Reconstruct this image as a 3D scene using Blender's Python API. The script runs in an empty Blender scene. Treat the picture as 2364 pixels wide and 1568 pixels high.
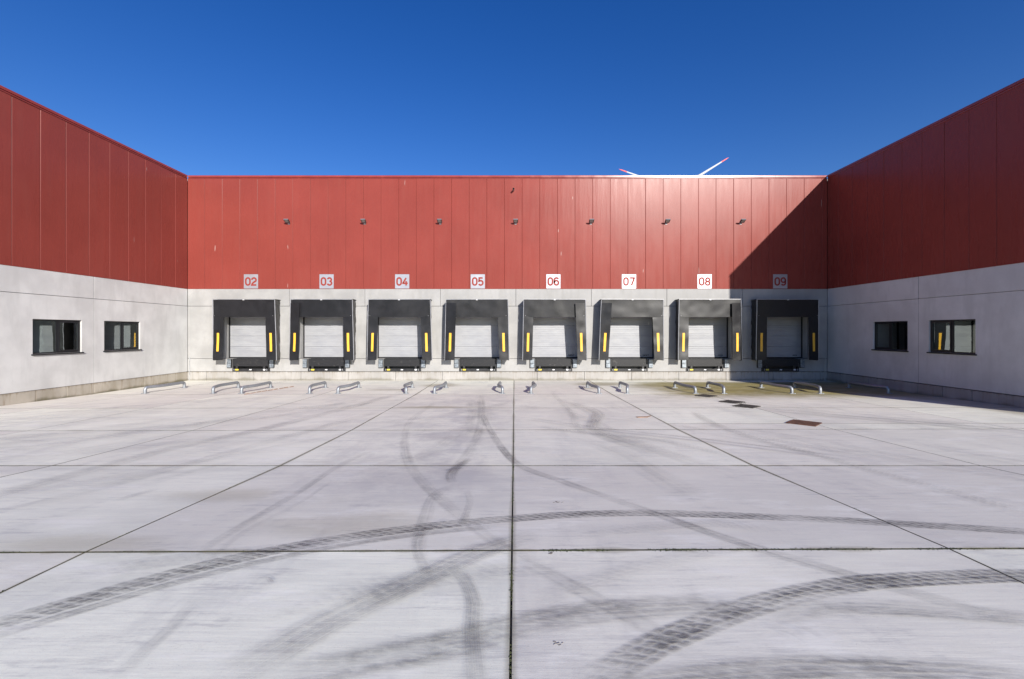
import bpy, math, random
from mathutils import Vector, noise, Matrix
random.seed(7)
S = bpy.context.scene
COL = S.collection

# ------------------------------------------------------------------ camera, sky, sun, exposure
H, F, VX, VY = 2.77, 1026.0, 1182.0, 766.0          # eye height; focal length and vanishing point of the photograph (2364 px wide)
cam = bpy.data.cameras.new('camera'); co = bpy.data.objects.new('camera', cam); COL.objects.link(co)
co.location = (0, 0, H); co.rotation_euler = (math.radians(90), 0, 0)
cam.sensor_width = 36; cam.lens = 36 * F / 2364; cam.shift_y = -18 / 2364; cam.clip_end = 3000
S.camera = co
SUN = Vector((0.978, -2.39, 1.0)).normalized()       # towards the sun
ELEV = math.asin(SUN.z); AZ = math.atan2(SUN.x, SUN.y)
w = bpy.data.worlds.new('World'); S.world = w; w.use_nodes = True
wn = w.node_tree; wn.nodes.clear()
sky = wn.nodes.new('ShaderNodeTexSky'); sky.sky_type = 'NISHITA'; sky.sun_disc = False
sky.sun_elevation = ELEV; sky.sun_rotation = AZ; sky.altitude = 100; sky.air_density = 1.0; sky.dust_density = 0.35; sky.ozone_density = 3.0
hs = wn.nodes.new('ShaderNodeHueSaturation'); hs.inputs['Saturation'].default_value = 1.34
hs.inputs['Hue'].default_value = 0.520
bg = wn.nodes.new('ShaderNodeBackground'); bg.inputs[1].default_value = 0.099
wo = wn.nodes.new('ShaderNodeOutputWorld')
wn.links.new(sky.outputs[0], hs.inputs['Color']); wn.links.new(hs.outputs[0], bg.inputs[0]); wn.links.new(bg.outputs[0], wo.inputs[0])
sl = bpy.data.lights.new('sun', 'SUN'); sl.energy = 5.0; sl.angle = math.radians(0.53); sl.color = (1.0, 0.95, 0.88)
so = bpy.data.objects.new('sun', sl); COL.objects.link(so); so.rotation_euler = SUN.to_track_quat('Z', 'Y').to_euler(); so.location = (30, -60, 40)
vs = S.view_settings; vs.view_transform = 'Standard'; vs.look = 'None'; vs.gamma = 1; vs.use_curve_mapping = False
vs.exposure = 0.42

# ------------------------------------------------------------------ node helpers and materials
class NT:
    def __init__(s, name):
        s.m = bpy.data.materials.new(name); s.m.use_nodes = True; s.t = s.m.node_tree; s.t.nodes.clear()
        s.out = s.n('ShaderNodeOutputMaterial')
    def n(s, typ, ins=None, **kw):
        x = s.t.nodes.new(typ)
        for k, v in kw.items(): setattr(x, k, v)
        for k, v in (ins or {}).items():
            if hasattr(v, 'is_output'): s.t.links.new(v, x.inputs[k])
            else: x.inputs[k].default_value = v
        return x
    def math(s, op, a, b=0.0, c=0.0, clamp=False):
        return s.n('ShaderNodeMath', {0: a, 1: b, 2: c}, operation=op, use_clamp=clamp).outputs[0]
    def ramp(s, v, lo, hi, a=0.0, b=1.0, smooth=True):
        return s.n('ShaderNodeMapRange', {0: v, 1: lo, 2: hi, 3: a, 4: b}, interpolation_type='SMOOTHSTEP' if smooth else 'LINEAR').outputs[0]
    def pos(s, scale=(1, 1, 1)):
        g = s.n('ShaderNodeNewGeometry').outputs['Position']
        return s.n('ShaderNodeVectorMath', {0: g, 1: scale}, operation='MULTIPLY').outputs[0]
    def noise(s, vec, scale, detail=4, rough=0.55):
        return s.n('ShaderNodeTexNoise', {'Vector': vec, 'Scale': scale, 'Detail': detail, 'Roughness': rough}).outputs['Fac']
    def mix(s, f, a, b, blend='MIX'):
        x = s.n('ShaderNodeMix', data_type='RGBA', blend_type=blend)
        for i, v in ((0, f), (6, a), (7, b)):
            if hasattr(v, 'is_output'): s.t.links.new(v, x.inputs[i])
            else: x.inputs[i].default_value = v if i == 0 or len(v) == 4 else (*v, 1)
        return x.outputs[2]
    def bsdf(s, color, rough=0.6, bump=None, bstr=0.3, bdist=0.01, **kw):
        ins = {'Base Color': color if hasattr(color, 'is_output') else (*color[:3], 1), 'Roughness': rough}
        for k, v in kw.items(): ins[k] = v
        if bump is not None:
            ins['Normal'] = s.n('ShaderNodeBump', {'Height': bump, 'Strength': bstr, 'Distance': bdist}).outputs[0]
        b = s.n('ShaderNodeBsdfPrincipled', ins)
        s.t.links.new(b.outputs[0], s.out.inputs[0]); return b
    def sep(s, v): return s.n('ShaderNodeSeparateXYZ', {0: v}).outputs

def plain(name, col, rough=0.6, metallic=0.0, var=0.15, scale=6, spec=0.5):
    t = NT(name); n = t.noise(t.pos(), scale, 5)
    f = t.ramp(n, 0.3, 0.7)
    c = t.mix(f, [x * (1 - var) for x in col], [min(1, x * (1 + var)) for x in col])
    t.bsdf(c, t.ramp(n, 0.3, 0.7, rough * 0.85, min(1, rough * 1.15)), n, 0.08, 0.01, **{'Metallic': metallic, 'Specular IOR Level': spec})
    return t.m

def concrete(name, base, tint, var=0.14, plinth=False, moss=0.0):
    t = NT(name); p = t.pos(); xyz = t.sep(p)
    rnd = t.n('ShaderNodeObjectInfo').outputs['Random']
    n1 = t.noise(p, 0.7, 6, 0.62); n2 = t.noise(t.pos((1, 1, 0.22)), 2.2, 5, 0.6); n3 = t.noise(p, 28, 4, 0.7)
    c = t.mix(t.ramp(n1, 0.32, 0.68), [x * (1 - var) for x in base], [x * (1 + var) for x in base])
    c = t.mix(t.math('MULTIPLY', t.ramp(n2, 0.46, 0.70), 0.55), c, tint)
    c = t.mix(t.math('MULTIPLY', rnd, 0.22), c, [x * 0.80 for x in base])
    c = t.mix(t.math('MULTIPLY', t.ramp(n3, 0.55, 0.75), 0.12), c, [x * 0.55 for x in base])
    if plinth:
        s = t.noise(t.pos((9.0, 9.0, 0.7)), 1.0, 5, 0.7)                 # run-down streaks
        c = t.mix(t.math('MULTIPLY', t.ramp(s, 0.50, 0.72), 0.5), c, [base[0] * 0.52, base[1] * 0.42, base[2] * 0.30])
        lo = t.math('ADD', xyz[2], t.math('MULTIPLY', t.math('SUBTRACT', n1, 0.5), 0.5))
        c = t.mix(t.math('MULTIPLY', t.ramp(lo, 0.16, 0.0), 0.5 + moss), c, (0.085, 0.075, 0.03))
        hi = t.math('ADD', xyz[2], t.math('MULTIPLY', t.math('SUBTRACT', s, 0.5), 0.35))
        c = t.mix(t.math('MULTIPLY', t.ramp(hi, 0.40, 0.52), 0.55), c, (base[0] * 0.42, base[1] * 0.35, base[2] * 0.25))
    b = t.math('ADD', t.math('MULTIPLY', n3, 0.5), n2)
    t.bsdf(c, t.ramp(n1, 0.3, 0.7, 0.62, 0.9), b, 0.25, 0.012)
    return t.m

def slab_mat():
    t = NT('slab_concrete'); p = t.pos(); xyz = t.sep(p)
    rnd = t.n('ShaderNodeObjectInfo').outputs['Random']
    n0 = t.noise(p, 0.28, 5, 0.6)
    n1 = t.noise(t.pos((0.35, 1.5, 1)), 1.1, 6, 0.65)                   # drag marks of the finishing broom, across the yard
    n2 = t.noise(t.pos((0.8, 14.0, 1)), 1.6, 5, 0.7)
    n3 = t.noise(p, 45, 4, 0.75)
    n4 = t.noise(t.pos((1.6, 0.45, 1)), 0.8, 5, 0.7)
    base = (0.90, 0.885, 0.75)
    c = t.mix(t.ramp(n0, 0.3, 0.7), [x * 0.86 for x in base], [x * 1.08 for x in base])
    c = t.mix(t.math('MULTIPLY', t.ramp(n1, 0.44, 0.70), 0.5), c, (0.57, 0.56, 0.51))
    c = t.mix(t.math('MULTIPLY', t.ramp(n4, 0.50, 0.70), 0.5), c, (0.60, 0.59, 0.54))
    c = t.mix(t.math('MULTIPLY', t.ramp(n2, 0.35, 0.7), 0.28), c, (0.66, 0.65, 0.60))
    c = t.mix(t.math('MULTIPLY', t.ramp(n3, 0.5, 0.8), 0.25), c, (0.56, 0.55, 0.51))
    c = t.mix(t.math('MULTIPLY', rnd, 0.40), c, (0.58, 0.50, 0.48))
    sp = t.noise(p, 150, 2, 0.5)
    c = t.mix(t.math('MULTIPLY', t.ramp(sp, 0.64, 0.76), 0.45), c, (0.16, 0.14, 0.12))
    nf_ = t.noise(t.pos((0.5, 4.5, 1)), 2.6, 9, 0.78)                    # crisp broken scuffs running across
    c = t.mix(t.math('MULTIPLY', t.math('MULTIPLY', t.ramp(nf_, 0.51, 0.62), t.ramp(n4, 0.36, 0.58)), 0.5), c, (0.47, 0.455, 0.44))
    nl_ = t.noise(t.pos((0.6, 1.8, 1)), 1.3, 6, 0.7)
    c = t.mix(t.math('MULTIPLY', t.ramp(nl_, 0.52, 0.70), 0.5), c, (0.90, 0.87, 0.80))
    # soil and algae creeping out of the main joints
    for jx, k in ((-4.23, .55), (4.4, .6), (8.56, .3), (-8.4, .25), (0.0, .48)):
        tgt = t.math('ADD', t.math('MULTIPLY', xyz[1], 0.0055), -0.025) if jx == 0.0 else jx
        d = t.math('ABSOLUTE', t.math('SUBTRACT', xyz[0], tgt))
        wj = t.ramp(n0, 0.35, 0.65, 0.02, 0.075)
        c = t.mix(t.math('MULTIPLY', t.ramp(t.math('DIVIDE', d, wj), 1.0, 0.15), k), c, (0.20, 0.175, 0.095))
    for jy, sk, k in ((4.44, .008, .45), (8.11, 0, .4), (11.75, .009, .35), (15.6, .004, .3)):
        d = t.math('ABSOLUTE', t.math('SUBTRACT', xyz[1], t.math('ADD', t.math('MULTIPLY', xyz[0], sk), jy)))
        wj = t.ramp(t.noise(p, 1.6, 4, .6), 0.4, 0.68, 0.015, 0.10)
        c = t.mix(t.math('MULTIPLY', t.ramp(t.math('DIVIDE', d, wj), 1.0, 0.15), k), c, (0.24, 0.21, 0.12))
    # worn dark lane in front of the middle docks
    lx = t.math('ABSOLUTE', t.math('ADD', xyz[0], 1.6)); lane = t.math('MULTIPLY', t.ramp(lx, 2.6, 0.3), t.ramp(t.noise(p, 0.9, 5, 0.7), 0.38, 0.65))
    lane = t.math('MULTIPLY', lane, t.math('MULTIPLY', t.ramp(xyz[1], 4.0, 8.0), t.ramp(xyz[1], 22.0, 15.0)))
    c = t.mix(t.math('MULTIPLY', lane, 0.5), c, (0.38, 0.365, 0.38))
    # warm pollen-coloured patches
    wp = t.noise(t.pos((0.5, 1.3, 1)), 0.9, 4, 0.6)
    c = t.mix(t.math('MULTIPLY', t.ramp(wp, 0.60, 0.78), 0.32), c, (0.56, 0.52, 0.40))
    # algae where water stands in front of docks 08 and 09
    wob = t.math('MULTIPLY', t.math('SUBTRACT', t.noise(p, 0.8, 5, 0.7), 0.5), 3.2)
    ax = t.ramp(t.math('ADD', xyz[0], wob), 5.6, 8.2)
    ay = t.ramp(t.math('ADD', xyz[1], t.math('MULTIPLY', wob, 0.8)), 17.4, 20.3)
    ay = t.math('MULTIPLY', ay, t.ramp(t.math('ADD', xyz[1], t.math('MULTIPLY', wob, 0.2)), 24.9, 24.1))
    al = t.math('MULTIPLY', t.math('MULTIPLY', ax, ay), t.ramp(t.noise(t.pos((0.6, 2.0, 1)), 2.0, 5, 0.7), 0.25, 0.55, 0.65, 1.0))
    alc = t.mix(t.ramp(n1, 0.35, 0.65), (0.33, 0.27, 0.07), (0.18, 0.15, 0.035))
    c = t.mix(t.math('MULTIPLY', al, 0.93), c, alc)
    # same film along the right-hand wall
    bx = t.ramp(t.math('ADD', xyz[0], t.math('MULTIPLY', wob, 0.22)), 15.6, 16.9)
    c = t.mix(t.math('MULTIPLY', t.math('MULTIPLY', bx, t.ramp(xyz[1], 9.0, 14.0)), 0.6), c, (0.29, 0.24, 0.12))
    for cx, cy, rx, ry, k in ((-3.7, 23.0, 1.3, 1.1, .7), (4.6, 23.6, 1.9, 1.2, .85), (3.9, 21.8, 1.0, .5, .5), (-5.9, 21.2, 1.5, .5, .5), (-2.7, 15.75, 2.0, .35, .6), (-4.1, 6.3, 1.2, .45, .35), (-4.6, 4.6, 1.5, .35, .4), (-1.9, 5.1, 1.4, .5, .35), (6.8, 22.6, 1.4, 1.3, .6)):
        dx = t.math('DIVIDE', t.math('SUBTRACT', xyz[0], cx), rx); dy = t.math('DIVIDE', t.math('SUBTRACT', xyz[1], cy), ry)
        d = t.math('ADD', t.math('SQRT', t.math('ADD', t.math('MULTIPLY', dx, dx), t.math('MULTIPLY', dy, dy))), t.math('MULTIPLY', wob, 0.32))
        c = t.mix(t.math('MULTIPLY', t.ramp(d, 1.05, 0.25), k * 0.75), c, (0.25, 0.205, 0.10))
    rough = t.ramp(n1, 0.3, 0.7, 0.55, 0.8)
    t.bsdf(c, rough, t.math('ADD', n2, t.math('MULTIPLY', n3, 0.35)), 0.30, 0.006, **{'Specular IOR Level': 0.35})
    return t.m

def cladding_mat(name, col):
    t = NT(name); p = t.pos(); xyz = t.sep(p)
    tc = t.n('ShaderNodeTexCoord').outputs['Object']; ox = t.sep(tc)[0]
    rnd = t.n('ShaderNodeObjectInfo').outputs['Random']
    n1 = t.noise(p, 0.35, 4); n2 = t.noise(t.pos((1, 1, 0.15)), 3, 4)
    c = t.mix(t.ramp(n1, 0.3, 0.7), [x * 0.93 for x in col], [x * 1.06 for x in col])
    c = t.mix(t.math('MULTIPLY', rnd, 0.10), c, [x * 0.8 for x in col])
    c = t.mix(t.math('MULTIPLY', t.ramp(n2, 0.5, 0.75), 0.08), c, (col[0] * 1.1, col[1] * 2.0, col[2] * 2.0))
    sc = t.noise(t.pos((7, 7, 1.1)), 1.0, 2, 0.3)                        # pale scuffs and bird streaks
    c = t.mix(t.math('MULTIPLY', t.ramp(sc, 0.80, 0.82), 0.5), c, (0.52, 0.40, 0.36))
    rib = t.math('SINE', t.math('MULTIPLY', ox, 2 * math.pi / 0.025))
    wav = t.noise(t.n('ShaderNodeVectorMath', {0: tc, 1: (2.2, 1, 0.35)}, operation='MULTIPLY').outputs[0], 1.0, 3, 0.5)
    h = t.math('ADD', t.math('MULTIPLY', rib, 0.0004), t.math('MULTIPLY', wav, 0.010))
    nb = t.n('ShaderNodeBump', {'Height': h, 'Strength': 0.75, 'Distance': 1.0}).outputs[0]
    b = t.bsdf(c, t.ramp(n2, 0.3, 0.7, 0.25, 0.31), **{'Specular IOR Level': 0.15})
    t.t.links.new(nb, b.inputs['Normal'])
    return t.m

def galvanised():
    t = NT('galvanised_steel'); p = t.pos(); v = t.n('ShaderNodeTexVoronoi', {'Vector': p, 'Scale': 30.0}).outputs['Color']
    n = t.noise(p, 4, 5, 0.65)
    g = t.sep(v)[0]
    c = t.mix(t.math('ADD', t.math('MULTIPLY', g, 0.4), t.math('MULTIPLY', n, 0.5)), (0.22, 0.235, 0.26), (0.38, 0.40, 0.42))
    t.bsdf(c, t.ramp(n, 0.3, 0.7, 0.38, 0.6), n, 0.1, 0.01, Metallic=0.55)
    return t.m

def glass_mat():
    t = NT('window_glass')
    fr = t.n('ShaderNodeFresnel', {'IOR': 1.45}).outputs[0]
    f = t.math('ADD', t.math('MULTIPLY', fr, 1.0), 0.30, clamp=True)
    g = t.n('ShaderNodeBsdfGlossy', {'Roughness': 0.005, 'Color': (0.86, 0.95, 0.93, 1),
        'Normal': t.n('ShaderNodeBump', {'Height': t.noise(t.pos(), 1.6, 2), 'Strength': 0.05, 'Distance': 0.01}).outputs[0]})
    tr = t.n('ShaderNodeBsdfTransparent', {'Color': (0.72, 0.78, 0.76, 1)})
    mx = t.n('ShaderNodeMixShader', {0: f, 1: tr.outputs[0], 2: g.outputs[0]})
    t.t.links.new(mx.outputs[0], t.out.inputs[0]); return t.m

def mark_mat(name, kind, alpha, col=(0.10, 0.095, 0.10)):
    """rubber marks on the concrete: UV x runs across the mark (0..1), UV y along it in metres"""
    t = NT(name); uv = t.n('ShaderNodeUVMap').outputs[0]; u, v, _ = t.sep(uv); rnd_ = t.math('MULTIPLY', t.n('ShaderNodeObjectInfo').outputs['Random'], 50.0)
    e = t.math('MULTIPLY', t.ramp(u, 0.0, 0.10 if kind == 'tread' else 0.22), t.ramp(u, 1.0, 0.90 if kind == 'tread' else 0.70))
    n = t.noise(t.pos(), 1.3, 5, 0.65); nf = t.noise(t.pos((1, 5, 1)), 9, 5, 0.75)
    a = t.math('MULTIPLY', t.math('MULTIPLY', e, t.ramp(n, 0.25, 0.65, 0.45, 1.0)), t.ramp(nf, 0.32, 0.62, 0.30, 1.05))
    if kind == 'tread':
        wb = t.math('MULTIPLY', t.math('SUBTRACT', t.noise(t.pos(), 9.0, 4, 0.65), 0.5), 0.24)
        rows = 4.0; ur = t.math('MULTIPLY', t.math('ADD', u, wb), rows); row = t.math('FLOOR', ur); fu = t.math('FRACT', ur)
        fv = t.math('FRACT', t.math('ADD', t.math('ADD', t.math('MULTIPLY', v, 9.0), t.math('MULTIPLY', row, 0.5)), t.math('MULTIPLY', fu, 0.45)))
        du = t.math('ABSOLUTE', t.math('SUBTRACT', fu, 0.5)); dv = t.math('ABSOLUTE', t.math('SUBTRACT', fv, 0.5))
        lug = t.math('MULTIPLY', t.ramp(du, 0.5, 0.30), t.ramp(dv, 0.5, 0.26))
        grad = t.ramp(fv, 0.0, 1.0, 0.65, 1.0)
        a = t.math('MULTIPLY', a, t.math('MULTIPLY', t.math('ADD', t.math('MULTIPLY', lug, 0.52), 0.46), grad))
        inner = t.ramp(t.math('ABSOLUTE', t.math('SUBTRACT', u, 0.45)), 0.55, 0.1, 0.6, 1.0); a = t.math('MULTIPLY', a, inner)
    elif kind == 'stripe':
        fu = t.math('FRACT', t.math('MULTIPLY', u, 5.0)); du = t.math('ABSOLUTE', t.math('SUBTRACT', fu, 0.5))
        a = t.math('MULTIPLY', a, t.ramp(du, 0.5, 0.40, 0.12, 1.0))
    uvn = t.n('ShaderNodeCombineXYZ', {0: t.math('MULTIPLY', u, 9.0), 1: t.math('MULTIPLY', v, 0.7), 2: rnd_}).outputs[0]
    a = t.math('MULTIPLY', a, t.ramp(t.noise(uvn, 1.0, 4, 0.6), 0.3, 0.62, 0.35 if kind == 'smear' else 0.75, 1.1))
    uvb = t.n('ShaderNodeCombineXYZ', {0: t.math('MULTIPLY', u, 1.2), 1: t.math('MULTIPLY', v, 0.9), 2: rnd_}).outputs[0]
    a = t.math('MULTIPLY', a, t.ramp(t.noise(uvb, 1.0, 3, 0.6), 0.3, 0.65, 0.45, 1.15))
    endf = t.n('ShaderNodeAttribute', attribute_name='fade').outputs['Fac']
    a = t.math('MULTIPLY', t.math('MULTIPLY', a, endf), alpha, clamp=True)
    d = t.n('ShaderNodeBsdfPrincipled', {'Base Color': (*col, 1), 'Roughness': 0.7, 'Specular IOR Level': 0.3})
    tr = t.n('ShaderNodeBsdfTransparent')
    mx = t.n('ShaderNodeMixShader', {0: a, 1: tr.outputs[0], 2: d.outputs[0]})
    t.t.links.new(mx.outputs[0], t.out.inputs[0]); return t.m

def door_mat():
    t = NT('door_sheet'); p = t.pos(); n = t.noise(t.pos((1, 1, 3)), 1.5, 4)
    c = t.mix(t.ramp(n, 0.3, 0.7), (0.29, 0.295, 0.315), (0.335, 0.34, 0.355))
    z = t.sep(p)[2]; rib = t.math('SINE', t.math('MULTIPLY', z, 2 * math.pi / 0.0765))
    t.bsdf(c, 0.45, t.math('POWER', t.math('ADD', t.math('MULTIPLY', rib, 0.5), 0.5), 6.0), 0.8, 0.006)
    return t.m

def fabric_mat(name, col):
    t = NT(name); p = t.pos(); n = t.noise(p, 2.0, 5, 0.6); n2 = t.noise(p, 14, 4)
    c = t.mix(t.ramp(n, 0.3, 0.7), [x * 0.8 for x in col], [x * 1.25 for x in col])
    c = t.mix(t.math('MULTIPLY', t.ramp(n2, 0.66, 0.74), 0.25), c, (0.12, 0.11, 0.11))
    t.bsdf(c, t.ramp(n, 0.3, 0.7, 0.36, 0.46), n2, 0.10, 0.01, **{'Specular IOR Level': 0.42}); return t.m

def lip_mat():
    t = NT('studded_plate'); p = t.pos((22, 1, 22)); xyz = t.sep(p)
    fx = t.math('ABSOLUTE', t.math('SUBTRACT', t.math('FRACT', xyz[0]), 0.5)); fz = t.math('ABSOLUTE', t.math('SUBTRACT', t.math('FRACT', xyz[2]), 0.5))
    dot = t.ramp(t.math('ADD', t.math('MULTIPLY', fx, fx), t.math('MULTIPLY', fz, fz)), 0.06, 0.03)
    n = t.noise(t.pos(), 6, 5)
    c = t.mix(t.math('MULTIPLY', dot, 0.5), (0.011, 0.011, 0.013), (0.05, 0.05, 0.054))
    c = t.mix(t.math('MULTIPLY', t.ramp(n, 0.62, 0.72), 0.3), c, (0.14, 0.13, 0.12))
    t.bsdf(c, 0.42, dot, 0.6, 0.01); return t.m

M = dict(
    red=cladding_mat('red_cladding', (0.228, 0.046, 0.036)),
    flash=plain('red_flashing', (0.255, 0.042, 0.031), 0.24, 0.0, 0.08, 2),
    conc=concrete('wall_concrete', (0.335, 0.330, 0.322), (0.27, 0.265, 0.252)),
    concL=concrete('wing_concrete', (0.56, 0.555, 0.54), (0.45, 0.445, 0.43), 0.10),
    plin=concrete('plinth_concrete', (0.35, 0.335, 0.315), (0.28, 0.255, 0.22), plinth=True),
    plinL=concrete('weathered_plinth', (0.40, 0.36, 0.30), (0.28, 0.245, 0.18), plinth=True, moss=0.3),
    core=plain('core_grey', (0.10, 0.10, 0.10), 0.9),
    roof=plain('roof_membrane', (0.25, 0.25, 0.25), 0.9),
    dark=plain('joint_dark', (0.02, 0.02, 0.018), 0.9),
    slab=slab_mat(), base=plain('joint_soil', (0.045, 0.042, 0.022), 0.95, 0, 0.5, 3),
    moss=plain('moss', (0.040, 0.045, 0.016), 0.95, 0, 0.5, 8),
    alu=plain('aluminium_profile', (0.36, 0.36, 0.38), 0.38, 0.35, 0.06),
    fab=fabric_mat('black_curtain', (0.0085, 0.0085, 0.0105)), side=fabric_mat('side_fabric', (0.030, 0.028, 0.026)),
    yel=plain('yellow_print', (0.80, 0.43, 0.04), 0.5, 0, 0.05),
    door=door_mat(), rubber=plain('black_rubber', (0.015, 0.015, 0.017), 0.6), lip=lip_mat(),
    steel=plain('black_steel', (0.022, 0.022, 0.024), 0.45, 0, 0.3), galv=galvanised(),
    bump=plain('bumper_plate', (0.24, 0.27, 0.30), 0.45, 0.5, 0.3, 9),
    white=plain('white_label', (0.75, 0.75, 0.76), 0.5, 0, 0.04), ylab=plain('yellow_label', (0.70, 0.55, 0.06), 0.5, 0, 0.06),
    sign=plain('sign_plate', (0.40, 0.41, 0.45), 0.36, 0.45, 0.03, 1.0), num=plain('sign_red', (0.255, 0.04, 0.03), 0.6, 0, 0.03, 6, 0.2),
    anth=plain('anthracite_frame', (0.010, 0.011, 0.014), 0.38, 0, 0.1), glass=glass_mat(),
    room=plain('room_wall', (0.32, 0.33, 0.31), 0.9), lamp=plain('lamp_housing', (0.03, 0.03, 0.03), 0.45),
    lens=plain('lamp_lens', (0.20, 0.19, 0.18), 0.15), rust=plain('rusty_iron', (0.115, 0.052, 0.034), 0.85, 0, 0.4, 15),
    mud=plain('dry_mud', (0.26, 0.235, 0.215), 0.95, 0, 0.3, 15),
    iron=plain('dark_iron', (0.06, 0.052, 0.045), 0.8, 0, 0.4, 15), twhite=plain('turbine_white', (0.36, 0.38, 0.42), 0.45, 0, 0.03),
    tred=plain('turbine_red', (0.60, 0.05, 0.05), 0.45, 0, 0.03), wood=plain('old_wood', (0.30, 0.17, 0.10), 0.9, 0, 0.4, 10),
    carton=plain('white_carton', (0.6, 0.6, 0.6), 0.7), redc=plain('red_carton', (0.45, 0.03, 0.02), 0.6), zinc=plain('zinc_pipe', (0.42, 0.43, 0.44), 0.4, 0.6),
)

# ------------------------------------------------------------------ mesh helpers
class MB:
    def __init__(s): s.v = []; s.f = []; s.uv = []
    def quad(s, a, b, c, d):
        i = len(s.v); s.v += [a, b, c, d]; s.f.append((i, i + 1, i + 2, i + 3))
    def box(s, x0, x1, y0, y1, z0, z1, bev=0.0):
        if x0 > x1: x0, x1 = x1, x0
        if y0 > y1: y0, y1 = y1, y0
        if bev <= 0:
            i = len(s.v)
            s.v += [(x0, y0, z0), (x1, y0, z0), (x1, y1, z0), (x0, y1, z0), (x0, y0, z1), (x1, y0, z1), (x1, y1, z1), (x0, y1, z1)]
            s.f += [tuple(i + k for k in q) for q in ((0, 3, 2, 1), (4, 5, 6, 7), (0, 1, 5, 4), (1, 2, 6, 5), (2, 3, 7, 6), (3, 0, 4, 7))]
            return
        import bmesh
        bm = bmesh.new(); bmesh.ops.create_cube(bm, size=1)
        for v in bm.verts: v.co = ((x0 + x1) / 2 + v.co.x * (x1 - x0), (y0 + y1) / 2 + v.co.y * (y1 - y0), (z0 + z1) / 2 + v.co.z * (z1 - z0))
        bmesh.ops.bevel(bm, geom=bm.edges[:], offset=bev, segments=1, affect='EDGES')
        i = len(s.v); s.v += [tuple(v.co) for v in bm.verts]; s.f += [tuple(i + v.index for v in f.verts) for f in bm.faces]; bm.free()
    def obox(s, c, ax, ay, az, hx, hy, hz):                 # oriented box
        c = Vector(c); i = len(s.v)
        for sz in (-1, 1):
            for sx, sy in ((-1, -1), (1, -1), (1, 1), (-1, 1)):
                s.v.append(tuple(c + ax * hx * sx + ay * hy * sy + az * hz * sz))
        s.f += [tuple(i + k for k in q) for q in ((0, 3, 2, 1), (4, 5, 6, 7), (0, 1, 5, 4), (1, 2, 6, 5), (2, 3, 7, 6), (3, 0, 4, 7))]
    def tube(s, pts, r, n=12, cap=True, rs=None):
        pts = [Vector(p) for p in pts]; rings = []; up = None
        for k, p in enumerate(pts):
            d = (pts[min(k + 1, len(pts) - 1)] - pts[max(k - 1, 0)]).normalized()
            if up is None: up = d.orthogonal().normalized()
            a = (up - d * up.dot(d)).normalized(); up = a; b = d.cross(a); rr = rs[k] if rs else r
            rings.append([len(s.v) + q for q in range(n)])
            for q in range(n):
                t = 2 * math.pi * q / n; s.v.append(tuple(p + (a * math.cos(t) + b * math.sin(t)) * rr))
        for k in range(len(rings) - 1):
            for q in range(n): s.f.append((rings[k][q], rings[k][(q + 1) % n], rings[k + 1][(q + 1) % n], rings[k + 1][q]))
        if cap: s.f.append(tuple(reversed(rings[0]))); s.f.append(tuple(rings[-1]))
    def mesh(s, name, mat, smooth=False):
        me = bpy.data.meshes.new(name); me.from_pydata([tuple(v) for v in s.v], [], s.f)
        if mat: me.materials.append(mat)
        if smooth:
            me.polygons.foreach_set('use_smooth', [True] * len(me.polygons))
            try: me.set_sharp_from_angle(angle=math.radians(35))
            except Exception: pass
        me.update(); return me

def put(name, mb, mat, parent=None, loc=(0, 0, 0), rot=(0, 0, 0), smooth=False, **props):
    me = mb if isinstance(mb, bpy.types.Mesh) else mb.mesh(name, mat, smooth)
    o = bpy.data.objects.new(name, me); COL.objects.link(o); o.location = loc; o.rotation_euler = rot
    if parent: o.parent = parent
    for k, v in props.items(): o[k] = v
    return o
def empty(name, loc, label, category, group=None):
    o = bpy.data.objects.new(name, None); COL.objects.link(o); o.location = loc; o.empty_display_size = 0.3
    o['label'] = label; o['category'] = category
    if group: o['group'] = group
    return o
def copy_tree(o, parent=None, **props):
    c = o.copy(); COL.objects.link(c)
    if parent: c.parent = parent
    for k, v in props.items(): c[k] = v
    for ch in list(o.children): copy_tree(ch, c)
    return c

# ------------------------------------------------------------------ ground profile: the yard falls towards the docks
ROWS = [(25.34, -0.01, 0.0), (19.5, 0.012, 0.0), (15.6, 0.095, 0.004), (11.75, 0.175, 0.009), (8.11, 0.325, 0.0), (4.44, 0.585, 0.008), (0.7, 0.72, 0.0), (-3.0, 0.76, 0), (-7.0, 0.76, 0), (-11.0, 0.76, 0), (-16.0, 0.76, 0)]
def g(x, y):
    ys = [r[0] + r[2] * x for r in ROWS]
    if y >= ys[0]: return ROWS[0][1]
    for i in range(len(ROWS) - 1):
        if y >= ys[i + 1]:
            t = (ys[i] - y) / (ys[i] - ys[i + 1]); return ROWS[i][1] * (1 - t) + ROWS[i + 1][1] * t
    return ROWS[-1][1]
def ground_point(px, py):
    z = 0.2
    for _ in range(30):
        Y = (H - z) * F / (py - VY); X = (px - VX) * Y / F; z = g(X, Y)
    return X, Y
YB, XL, XR, Y0 = 25.34, -18.5, 17.98, 11.77
K = YB / F
def bx(px): return (px - VX) * K            # photo column -> metres on the rear wall
def bz(py): return H + (VY - py) * K

gr = MB(); xs = [-300, -120, -60, -30, 0, 30, 60, 120, 300]
rr = [(600, -0.01), (120, -0.01)] + [(r[0], r[1]) for r in ROWS] + [(-60, 0.76), (-300, 0.76)]
for i in range(len(rr) - 1):
    for j in range(len(xs) - 1):
        a, b = rr[i], rr[i + 1]
        gr.quad((xs[j], b[0], b[1] - 0.014), (xs[j + 1], b[0], b[1] - 0.014), (xs[j + 1], a[0], a[1] - 0.014), (xs[j], a[0], a[1] - 0.014))
ground = put('ground', gr, M['base'], kind='structure', label='pale concrete yard of large slabs with tyre marks')

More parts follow.
